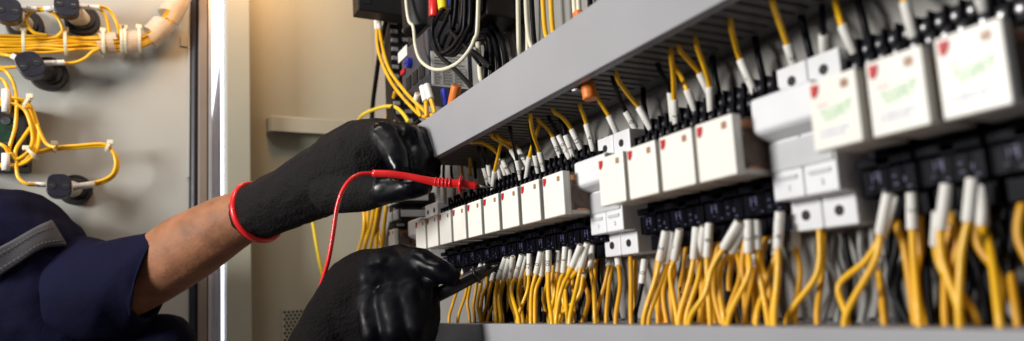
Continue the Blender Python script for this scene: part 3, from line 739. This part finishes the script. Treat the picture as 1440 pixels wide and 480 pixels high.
# yellow loom between the end wall and the relay row
for i, (q, l, X) in enumerate((([(511,280),(512,320),(505,350),(494,378)],'leftmost yellow wire of the loom below the upper glove',238),
     ([(518,280),(517,310),(514,345),(508,385)],'second yellow wire of the loom below the upper glove',242),
     ([(527,285),(521,320),(511,355),(506,385)],'yellow wire slanting across the loom below the upper glove',232),
     ([(524,280),(530,310),(535,340),(543,372)],'yellow wire slanting the other way behind the loom',246),
     ([(533,282),(528,315),(521,350),(517,385)],'middle yellow wire of the loom below the upper glove',236),
     ([(537,282),(531,320),(529,355),(530,385)],'yellow wire right of the middle of the loom',240),
     ([(545,282),(541,310),(539,340),(537,380)],'rightmost yellow wire of the loom below the upper glove',232))):
    thing_tube('control_wire','yellow_pvc',q+[(q[-1][0]+4,470),(q[-1][0]+8,600)],'X',X,2.1,l,'wire','loom of yellow wires by the end wall')
thing_tube('control_wire','grey_pvc',[(560,285),(548,315),(543,345),(545,375)],'X',240,1.8,'thin grey wire hanging right of the yellow loom','wire')
thing_tube('control_wire','lemon_pvc',[(436,295),(441,320),(446,350),(453,385),(462,420)],'Y',900,2.0,'single lemon yellow wire hanging in front of the end wall','wire')

# ================================================================== THE DOOR: PUSH BUTTONS AND LOOMS
def button(head, ring, rr, hr, body, label, rot=0.0):
    h = onY(*head, 896); g = onY(*ring, 941)
    b = tag(empty('push_button', g), label, 'push button', 'push button backs on the door')
    ax = nrm(h-g)
    MB().tube([g+R3([0,.8,0]), g+R3([0,-9,0])], rr, 28).tube([g+R3([0,-9,0]), g+R3([0,-12,0])], rr*.72, 24).build('mounting_ring', 'ring_black', b, bevel=.8)
    MB().tube([g+ax*8, h-ax*7], rr*.62, 20, flat=.9).build('contact_housing', body, b, bevel=.6)
    u = R3([math.cos(rot),0,math.sin(rot)]); v = R3([-math.sin(rot),0,math.cos(rot)])
    out = []
    for k in range(28):                                            # waisted end cap with two screw wells
        a = 2*PI*k/28; q = hr*(1-.05*math.cos(2*a)-.045*math.cos(4*a)); out.append((q*math.cos(a)*.98, q*math.sin(a)*1.04))
    P0 = [h+u*p[0]+v*p[1]+R3([0,-5,0]) for p in out]; P1 = [h+u*p[0]+v*p[1]+R3([0,9,0]) for p in out]
    n = 28; hd = MB().add(P0+P1, [tuple(range(n)), tuple(range(2*n-1,n-1,-1))]+[(i,n+i,n+(i+1)%n,(i+1)%n) for i in range(n)]).build('contact_block', 'button_dark', b, bevel=.8)
    for s in (-1, 1):
        q = h+u*s*hr*.5; m = MB().cyl(q+R3([0,-4.6,0]), q+R3([0,-5.6,0]), hr*.33, 16, 1)
        m.box(q[0]-hr*.16,q[0]+hr*.16,q[1]-6.0,q[1]-5.62,q[2]-.5,q[2]+.5,0); m.build('screw', ['screw_steel','hole_dark'], hd)
    m = MB(); s_ = nrm(np.cross(ax, R3([0,0,1])))                  # printed type marks on the housing
    q = (g+h)/2+R3([0,-2,rr*.6])
    for k in range(3): m.box(q[0]-5+k*3.4,q[0]-3+k*3.4,q[1]-4,q[1]+4,q[2]-1.5,q[2]-.4)
    m.build('printed_mark', 'print_ink', b)
button((12,16),(36,38),17,12.5,'button_pale','push button back at the top left corner of the door')
button((94,8),(116,31),17,12.5,'button_pale','push button back at the top, right of the corner one')
button((43,92),(69,106),18,13,'ring_black','all-black push button back just below the horizontal loom',.5)
button((83,262),(106,268),16,12,'button_pale','lowest push button back above the navy sleeve, fed by two yellow wires')
# terminal module at the left edge
tb = tag(empty('contact_module', onY(12,180,930)), 'dark contact module with green circuit, left edge of the door, inside the wire loop', 'contact module')
a, b = onY(-30,240,930), onY(46,152,930)
MB().box(a[0],b[0],905,941,a[2],b[2]).build('body','ring_black',tb,bevel=1.5)
p = onY(6,185,904); MB().box(p[0]-8,p[0]+8,903.6,904.8,p[2]-14,p[2]+12).build('circuit_board','circuit_green',tb)
for q in ((8,170),(8,205)):
    p = onY(*q,903); MB().cyl(p+R3([0,-1,0]),p+R3([0,2,0]),4,16).build('terminal_screw','screw_steel',tb)
# horizontal loom of yellow wires, ties and spiral wrap: one bound bundle
lm = tag(empty('wire_loom', onY(100,62,925)), 'thick bound loom of yellow wires across the door, wrapped in pale spiral', 'wire loom')
for k in range(13):
    yv = 51+(k%7)*3.9+(2 if k>=7 else 0); Y = 918+(5 if k>=7 else 0)+random.uniform(-1,1)
    P = [onY(-170, yv+random.uniform(-2,2), Y), onY(-12, yv+random.uniform(-2,2), Y)]
    for x in (28,62,92,122,150,180): P.append(onY(x, 62+(yv-62)*(.95 if x<100 else .8)+random.uniform(-1.6,1.6)-x*.012, Y))
    f = (yv-62)*.7
    P += [onY(205+f*.3, 56+f*.8, Y-2), onY(228+f*.7, 38+f*.6, Y-3), onY(246+f, 12+f*.3, Y-4), onY(258+f, -20, Y-4)]
    MB().tube(spline(P), 1.5, 9).build('wire', 'yellow_pvc' if k%3 else 'yellow_pvc_dull', lm)
path = spline([onY(x,y,919) for x,y in ((136,63),(165,60),(188,59),(206,55),(222,44),(236,26),(248,5),(258,-18))], 14)
def wrap(i0, i1, turns, width, r):
    m = MB(); P = path[i0:i1]; n = len(P); N = int(turns*26)
    def pt(t, ph):
        f = t*(n-1); i = min(int(f), n-2); c = P[i]*(1-(f-i))+P[i+1]*(f-i); T = nrm(P[i+1]-P[i]); a = R3([0,-1,0]); b = np.cross(T, a)
        return c+r*(math.cos(ph)*a+math.sin(ph)*b), (math.cos(ph)*a+math.sin(ph)*b)
    V = []; F = []
    for k in range(N+1):
        t0 = k/N*(1-width); ph = 2*PI*turns*k/N
        for e in (0, 1):
            for rr_ in (0, 1):
                p_, nn = pt(min(1, t0+width*e), ph); V.append(p_+nn*(.8*rr_))
    for k in range(N):
        a = 4*k; b = 4*(k+1); F += [(a,b,b+2,a+2),(a+1,a+3,b+3,b+1),(a,a+1,b+1,b),(a+2,b+2,b+3,a+3)]
    m.add(V, F, 0, False); m.build('spiral_wrap', 'wrap_clear', lm)
wrap(0, 15, 3, .318, 11.6); wrap(17, 38, 4, .243, 11.6); wrap(43, 68, 2.2, .42, 12.0); wrap(67, 99, 3.1, .305, 12.2)
def tie(parent, c, T, r, mt='tie_nylon', head=R3([0,-.4,.9])):
    T = nrm(R3(T)); a = R3([0,-1,0]); b = np.cross(T, a); m = MB(); n = 24
    V = []; F = []
    for k in range(n):
        q = 2*PI*k/n; d = math.cos(q)*a+math.sin(q)*b
        for e in (-1.5, 1.5):
            for rr_ in (0, 1.1): V.append(c+T*e+d*(r+rr_))
    for k in range(n):
        i = 4*k; j = 4*((k+1)%n); F += [(i,j,j+1,i+1),(i+2,i+3,j+3,j+2),(i+1,j+1,j+3,i+3),(i,i+2,j+2,j)]
    m.add(V, F)
    h = c+nrm(head-T*(head@T))*(r+1.5); m.box(h[0]-2.9,h[0]+2.9,h[1]-2.4,h[1]+2.4,h[2]-2.2,h[2]+2.4)
    return m.build('cable_tie', mt, parent, bevel=.5)
for x, y in ((35,61),(93,61),(146,62),(171,58),(176,58),(196,57)): tie(lm, onY(x,y,920), (1,0,.05), 13.4)
# branches of the loom
def branch(label, q, m='yellow_pvc', sl=None, Y=915, r=1.75, grp=None):
    P = [onY(x,y,Y+(d[0] if d else 0)) for x,y,*d in q]
    w = MB().tube(spline(P), r, 9).build('control_wire', m)
    if sl: sleeve_on(w, onY(*sl[0],Y-14), onY(*sl[1],Y-13), sl[2], 2.8)
    return tag(w, label, 'wire', grp)
branch('yellow wire looping down from the first top button into the loom', [(22,10,-14),(34,13,-14),(62,13,-10),(80,24,-8),(88,42,-6),(80,52)], sl=((24,11),(52,13),'120'))
branch('yellow wire curling back under its neighbour between the two top buttons', [(86,11,-14),(62,14,-12),(42,18,-8),(37,32,-6),(48,46,-4),(66,50)], sl=((84,11),(62,13),'L51'))
branch('outer yellow wire arching from the second top button into the loom', [(104,9,-14),(130,9,-12),(148,11,-10),(158,20,-8),(166,38,-6),(168,52)], sl=((108,9),(140,11),'141'))
branch('inner yellow wire dropping beside the arch from the second top button', [(136,11,-12),(144,16,-8),(151,30,-6),(155,52)])
branch('yellow wire from the black button bending up into the loom', [(60,88,-14),(90,89,-12),(106,88,-10),(120,82,-8),(132,72,-6),(150,67)], sl=((62,89),(91,88),'10'))
branch('short yellow wire at the left of the black button', [(-8,95,-8),(10,95,-10),(26,94,-12)], 'yellow_pvc_dull')
branch('yellow wire with pale sleeve slanting into the black button', [(-5,76,-4),(10,78,-6),(20,80,-10),(30,86,-13)], sl=((16,78),(30,86),None))
# ring of wires at the left edge
lp = tag(empty('wire_loop', onY(40,180,905)), 'tied loop of yellow wires circling the contact module at the left edge', 'wire loop')
Yc = 898
for q in ([(-8,98),(10,102),(22,130),(22,175),(14,205),(12,222)], [(-8,112),(6,114),(14,140),(12,160)],
          [(-8,142),(20,138),(40,146),(51,170),(55,195),(48,218),(28,232),(-8,235)],
          [(-8,146),(18,142),(38,151),(47,172),(51,196),(44,216),(26,230),(-8,232)],
          [(-8,150),(16,146),(34,154),(43,175),(46,196),(40,213),(24,224),(14,215)],
          [(46,175),(34,192),(22,212),(24,232)], [(-8,200),(6,206),(12,216)], [(52,175),(58,190),(66,203),(78,208)],
          [(22,230),(26,250),(38,259),(48,260)]):
    MB().tube(spline([onY(x,y,Yc+random.uniform(-3,3)) for x,y in q]), 1.75, 9).build('wire', 'yellow_pvc', lp)
for (a, b) in (((8,158),(8,126)),((8,240),(8,216))):
    MB().tube([onY(*a,Yc-3), onY(*b,Yc-3)], 3.4, 14).build('marker_sleeve', 'sleeve_white', lp)
tie(lp, onY(38,145,Yc), (1,0,-.4), 6.0); tie(lp, onY(45,217,Yc), (.8,0,.7), 6.5)
lq = tag(empty('wire_pair', onY(120,210,915)), 'tied pair of yellow wires bending round into the lowest push button', 'wire pair')
for k in (0, 1):
    d = 3.2*k
    P = [onY(x,y,912-2*k) for x,y in ((50,216-d*.5),(76,211-d),(110,208-d),(145,206-d),(158-d*.3,212-d*.3),(166-d,228),(162-d,245-d*.3),(148-d*.5,256-d),(128,261-d))]
    MB().tube(spline(P), 1.75, 9).build('wire', 'yellow_pvc', lq)
tie(lq, onY(77,209,911), (1,0,.1), 4.0); tie(lq, onY(152,207,911), (1,0,-.4), 4.2)
MB().tube([onY(98,264,905), onY(133,259,908)], 3.4, 14).build('marker_sleeve', 'sleeve_white', lq)
MB().tube([onY(40,259,905), onY(68,260,903)], 2.6, 14).build('marker_sleeve', 'sleeve_white', lq)

# ================================================================== THE PERSON
def chain(L): return [(dep(x,y,d), r*d/FL) for x,y,d,r in L]
body_o = dep(-120, 420, 640)
ps = tag(empty('person', body_o), 'person in navy workwear reaching in from the left, both hands in black gloves', 'person')
larm = [(-150,420,690,70),(30,440,700,60),(120,425,705,52),(215,382,705,47),(262,350,700,49),(315,318,690,42),(350,300,680,36),(380,287,670,35),(430,265,650,30),(480,240,640,30)]
rarm = [(-150,560,640,70),(120,720,600,60),(360,660,560,44),(452,530,548,38),(486,460,542,40),(510,430,540,40)]
torso = [(-190,300,690,90),(-150,480,680,120),(-120,760,650,130)]
HC = dep(-268,-30,690)
organic('body', [chain(larm), chain(rarm), chain(torso), chain([(-190,300,690,90),(-245,130,690,50),(-258,40,690,52)]),
      [(HC,76),(HC+R3([14,0,6]),72)], [(HC+R3([8,0,-30]),62),(HC+R3([40,0,-72]),34),(HC+R3([62,0,-80]),22)], [(HC+R3([70,0,8]),16),(HC+R3([98,0,-22]),9)],
      [(HC+R3([76,0,-52]),14),(HC+R3([84,0,-58]),9)], [(HC+R3([-4,74,-8]),15),(HC+R3([-8,80,6]),12)], [(HC+R3([-4,-74,-8]),15),(HC+R3([-8,-80,6]),12)]], 'skin', ps, 3.0, 4, .8, .05)
organic('hair', [[(HC+R3([-8,0,14]),79),(HC+R3([4,0,20]),76)], [(HC+R3([-34,0,-20]),56),(HC+R3([-30,0,-46]),46)]], 'hair_black', ps, 3.0, 3, 5, .02)
for s_ in (-1, 1): MB().cyl(HC+R3([74,28*s_,2]), HC+R3([84,28*s_,1]), 9, 16, 0, 4).build('eye', 'hair_black', ps)
# jacket: torso and shoulder
organic('work_jacket', [chain([(-170,340,690,120),(-130,480,680,150),(-110,800,650,160)]), chain([(-150,420,690,118),(-40,395,690,112),(0,372,695,106)]),
        chain([(-150,560,640,110),(60,700,600,105)]), chain([(-40,400,690,110),(60,440,700,90),(170,505,722,62),(228,482,728,42)]), chain([(0,372,695,100),(28,360,697,82)])], 'navy_cloth', ps, 3.2, 5, 13, .05)
jk = [c for c in ps.children if c.name.startswith('work_jacket')][0]
# rolled sleeve: an open cloth tube with folds, ending in a hem
def sleeve_cloth():
    ring = [(30,420,706,96,1.0),(62,425,706,92,1.0),(95,424,705,88,1.0),(125,418,704,82,.98),(155,412,704,79,.96),(180,402,704,74,.95),(202,394,704,70,.95),(218,386,705,69,.95),(223,385,705,70,.95)]
    n = 64; V = []; rnd = random.Random(3)
    ph = [rnd.uniform(0,6.28) for _ in range(8)]
    C_ = [dep(x,y,d) for x,y,d,_,_ in ring]
    CC = spline(C_, 6); RR = spline_r([r*d/FL for _,_,d,r,_ in ring], 6)
    for i, (c, r) in enumerate(zip(CC, RR)):
        T = nrm(CC[min(i+1,len(CC)-1)]-CC[max(i-1,0)]); s_ = min(1, max(0, (i/len(CC)-.4)/.5)); T = nrm(T*(1-s_)+s_*(.96*RM[:,0]+.26*RM[:,1]+.10*RM[:,2]))
        w = nrm(RM[:,2]-T*(RM[:,2]@T)); u = np.cross(T, w); s = i/len(CC)
        for k in range(n):
            a = 2*PI*k/n
            fold = 1-.085*abs(math.sin(1.5*a+s*6+ph[4]))*(1-s*.5)-.03*abs(math.sin(2.5*a-s*9+ph[5]))+.06*math.sin(2*a+ph[0]+s*5)*(1-s*.6)+.045*math.sin(3*a+ph[1]-s*7)*(1-s*.7)+.03*math.sin(s*17+2*a+ph[2])*(1-s)+.016*math.sin(5*a+s*9+ph[3])
            if i >= len(CC)-3: fold += .012
            V.append(c+r*fold*(math.cos(a)*u+math.sin(a)*w*.92))
    m = len(CC)
    F = [(i*n+k,i*n+(k+1)%n,(i+1)*n+(k+1)%n,(i+1)*n+k) for i in range(m-1) for k in range(n)]
    o = MB().add(V, F, 0, True).build('sleeve', 'navy_cloth', jk)
    sd = o.modifiers.new('thick','SOLIDIFY'); sd.thickness = .0024; sd.offset = -1
    ss = o.modifiers.new('sub','SUBSURF'); ss.levels = 1; ss.render_levels = 1
    return o, V, n, m
slv, SV, SN, SM_ = sleeve_cloth()
# reflective grey band over the shoulder: a strip laid on the cloth
def surf(x, y):
    d = Vector(ray(x, y)).normalized(); best = None
    for ob in (jk, slv):
        off = Vector(WO[ob.name]*S)
        ok, hit, nr, _ = ob.ray_cast(-off, d)
        if ok:
            h = (R3(hit+off))/S; t = np.linalg.norm(h)
            if best is None or t < best[0]: best = (t, h)
    return best
def strap():
    top = spline([(-14,353,0),(20,336,0),(50,319,0),(72,309,0)], 6); bot = spline([(-14,398,0),(25,373,0),(60,351,0),(96,347,0)], 6)
    n = 9; V = []; last = 640
    for a, b in zip(top, bot):
        for k in range(n):
            q = a+(b-a)*k/(n-1); h = surf(q[0], q[1])
            t = h[0] if h else last; last = t
            V.append(nrm(ray(q[0], q[1]))*(t-2.2))
    F = [(i*n+k,i*n+k+1,(i+1)*n+k+1,(i+1)*n+k) for i in range(len(top)-1) for k in range(n-1)]
    o = MB().add(V, F, 0, True).build('shoulder_band', 'reflective_grey', jk)
    sd = o.modifiers.new('thick','SOLIDIFY'); sd.thickness = .0016; sd.offset = 1
    sm = o.modifiers.new('soft','SMOOTH'); sm.iterations = 3
    m = MB()
    for off in (2, n-3):
        L_ = [R3(V[i*n+off])-nrm(R3(V[i*n+off]))*2.6 for i in range(len(top))]
        for i in range(0, len(L_)-1):
            m.tube([L_[i]*.85+L_[i+1]*.15, L_[i]*.2+L_[i+1]*.8], .35, 6)
    m.build('stitching', 'stitch', o)
strap()

# ---------- gloves
GX1 = dep(540,235,625); AX1 = nrm(dep(605,225,610)-dep(440,255,650))
glove_mat('glove_left', tuple(GX1*S), tuple(AX1), 0.018, .20, 60, .22, .45)
GL = [chain([(362,298,676,40),(385,288,668,42),(420,272,655,44),(455,254,645,50),(480,243,638,55)]),
      chain([(480,243,638,55),(512,232,632,58),(535,215,628,42)]),
      chain([(480,235,640,50),(505,210,640,42),(535,200,638,34)]),
      chain([(500,255,630,45),(530,262,622,30)]),
      # fingers: index nearest, then middle, ring, little, all curled over the probe
      chain([(508,200,622,30),(540,194,604,23),(556,218,592,19),(563,240,586,15)]),
      chain([(520,196,634,28),(571,194,618,22),(588,222,606,18),(588,242,598,14)]),
      chain([(528,196,646,27),(586,196,632,20),(601,222,620,17),(600,245,612,13)]),
      chain([(525,205,660,25),(588,205,650,17),(606,230,640,15),(606,250,630,12)]),
      # thumb under the probe
      chain([(470,268,622,34),(515,270,604,26),(548,267,592,19),(580,264,586,17),(600,263,584,11)])]
g1o = organic('glove', GL, 'glove_left', ps, 1.5, 7, 3.0, .016)
g1o['label'] = 'black glove with red cuff band, pinching the red probe'
# red elastic band at the cuff
def cuff(parent, c, ax_to, rx, d, m):
    A = dep(*c); T = nrm(dep(*ax_to)-A); w = nrm(RM[:,2]-T*(RM[:,2]@T)); u = np.cross(T, w); P = []
    for k in range(40):
        a = 2*PI*k/40; P.append(A+(math.cos(a)*u+math.sin(a)*w*.95)*rx*c[2]/FL*(1+.015*math.sin(3*a+1)))
    return MB().tube(P, d, 10, closed=True).build('cuff_band', m, parent)
cuff(g1o, (362,299,676), (420,272,655), 41.5, 3.0, 'red_pvc')
GX2 = dep(520,400,520); AX2 = nrm(dep(600,420,520)-dep(450,440,540))
glove_mat('glove_right', tuple(GX2*S), tuple(AX2), .004, .25, 60, .095, .49)
GR = [chain([(415,600,556,56),(448,515,550,55),(478,455,545,52),(505,415,540,54)]),
      chain([(505,415,540,54),(540,396,532,48),(575,400,528,40)]),
      chain([(510,430,540,56),(550,455,536,58),(556,510,540,58)]),
      chain([(500,405,545,46),(518,384,545,34),(562,372,540,28)]),
      # knuckles facing the camera, fingers folded down; thumb along the probe
      chain([(524,428,514,26),(526,470,500,20),(526,500,512,18),(540,500,536,16)]),
      chain([(553,422,510,26),(557,466,494,20),(556,498,508,18),(566,498,534,16)]),
      chain([(581,418,510,25),(586,460,496,19),(584,490,510,17),(588,490,536,15)]),
      chain([(599,414,514,22),(602,448,504,17),(600,472,516,15),(600,472,540,14)]),
      chain([(515,386,548,34),(562,370,538,27),(594,370,524,21),(618,381,514,17),(634,391,511,13)])]
g2o = organic('glove', GR, 'glove_right', ps, 1.5, 11, 3.0, .02)
g2o['label'] = 'black glove closed in a fist on the black probe'

# ================================================================== METER PROBES
pr = tag(empty('test_probe', dep(620,255,580)), 'red meter probe with its red lead, held by the upper glove', 'test probe')
D = lambda x,y,d: dep(x,y,d)
body = spline([D(524,244,570), D(548,245,571), D(572,248,573), D(592,252,574), D(612,256,576), D(634,258,577), D(650,259,578), D(671,262,579)], 6)
rad = spline_r([2.9,3.0,2.8,2.9,3.4,3.6,3.5,3.0], 6)
MB().tube(body, rad, 18).build('handle', 'red_pvc', pr)
A, B = D(646,259,578), D(650,259.4,578); MB().tube([A, A*.7+B*.3, A*.3+B*.7, B], [6.2,7.5,7.5,6.2], 24).build('finger_guard', 'red_pvc', pr, bevel=.5)
m = MB()
for k in range(5):
    A, B = D(612+k*5,256+k*.5,576.5), D(614+k*5,256.2+k*.5,576.5); m.tube([A,B],[3.95,3.95],18)
m.build('grip_ring', 'red_pvc', pr)
MB().tube([D(671,262,579), D(684,263,580), D(694,264,581)], [1.5,1.2,.4], 12).build('metal_tip', 'screw_steel', pr)
MB().tube(spline([D(526,244,570),D(508,245,566),D(494,252,562),D(482,268,560),D(474,292,558),D(469,325,556),D(462,365,554),D(452,400,556),D(446,425,560),D(440,470,575),D(432,540,590)]), 1.7, 12).build('lead', 'red_pvc', pr)
pb = tag(empty('test_probe', dep(640,400,520)), 'black meter probe held by the lower glove, pointing at the white sleeves', 'test probe')
A, B = D(598,424,514), D(676,384,524)
MB().tube([A, A*.5+B*.5, B, D(690,377,526)], [5.0,5.0,4.6,3.6], 18).build('handle', 'probe_black', pb)
a1, b1 = D(668,388,523), D(672,386,523); MB().tube([a1, a1*.7+b1*.3, a1*.3+b1*.7, b1], [5.6,6.6,6.6,5.6], 24).build('finger_guard', 'probe_black', pb, bevel=.4)
MB().tube([D(689,377.5,526), D(700,372,527)], [1.2,.4], 10).build('metal_tip', 'screw_steel', pb)

# ================================================================== LIGHT
w = bpy.data.worlds.new('World'); bpy.context.scene.world = w; w.use_nodes = True
bg = w.node_tree.nodes['Background']; bg.inputs['Color'].default_value = (.86,.90,1,1); bg.inputs['Strength'].default_value = .085
def lamp(name, loc, to, size, watts, col, spread=None):
    l = bpy.data.lights.new(name,'AREA'); l.shape = 'SQUARE'; l.size = size*S; l.energy = watts; l.color = col
    o = bpy.data.objects.new(name, l); C.objects.link(o); o.location = Vector(R3(loc)*S)
    o.rotation_euler = (Vector(R3(to)*S)-o.location).to_track_quat('-Z','Y').to_euler(); return o
lamp('key_lamp', (-690,450,260), (210,420,50), 260, 11.5, (1,.97,.92))
lamp('ceiling_lamp', (-140,520,760), (60,800,200), 220, 2.3, (1,.97,.92))
lamp('added_flare_fill', (110,800,500), (118,948,385), 90, .85, (1,.55,.24))  # added fill without a real fixture, imitates an orange lens flare
sc = bpy.context.scene
sc.view_settings.view_transform = 'Standard'; sc.view_settings.look = 'None'; sc.view_settings.exposure = 0; sc.view_settings.gamma = 1
sc.cycles.max_bounces = 8; sc.cycles.transmission_bounces = 8; sc.cycles.use_denoising = True
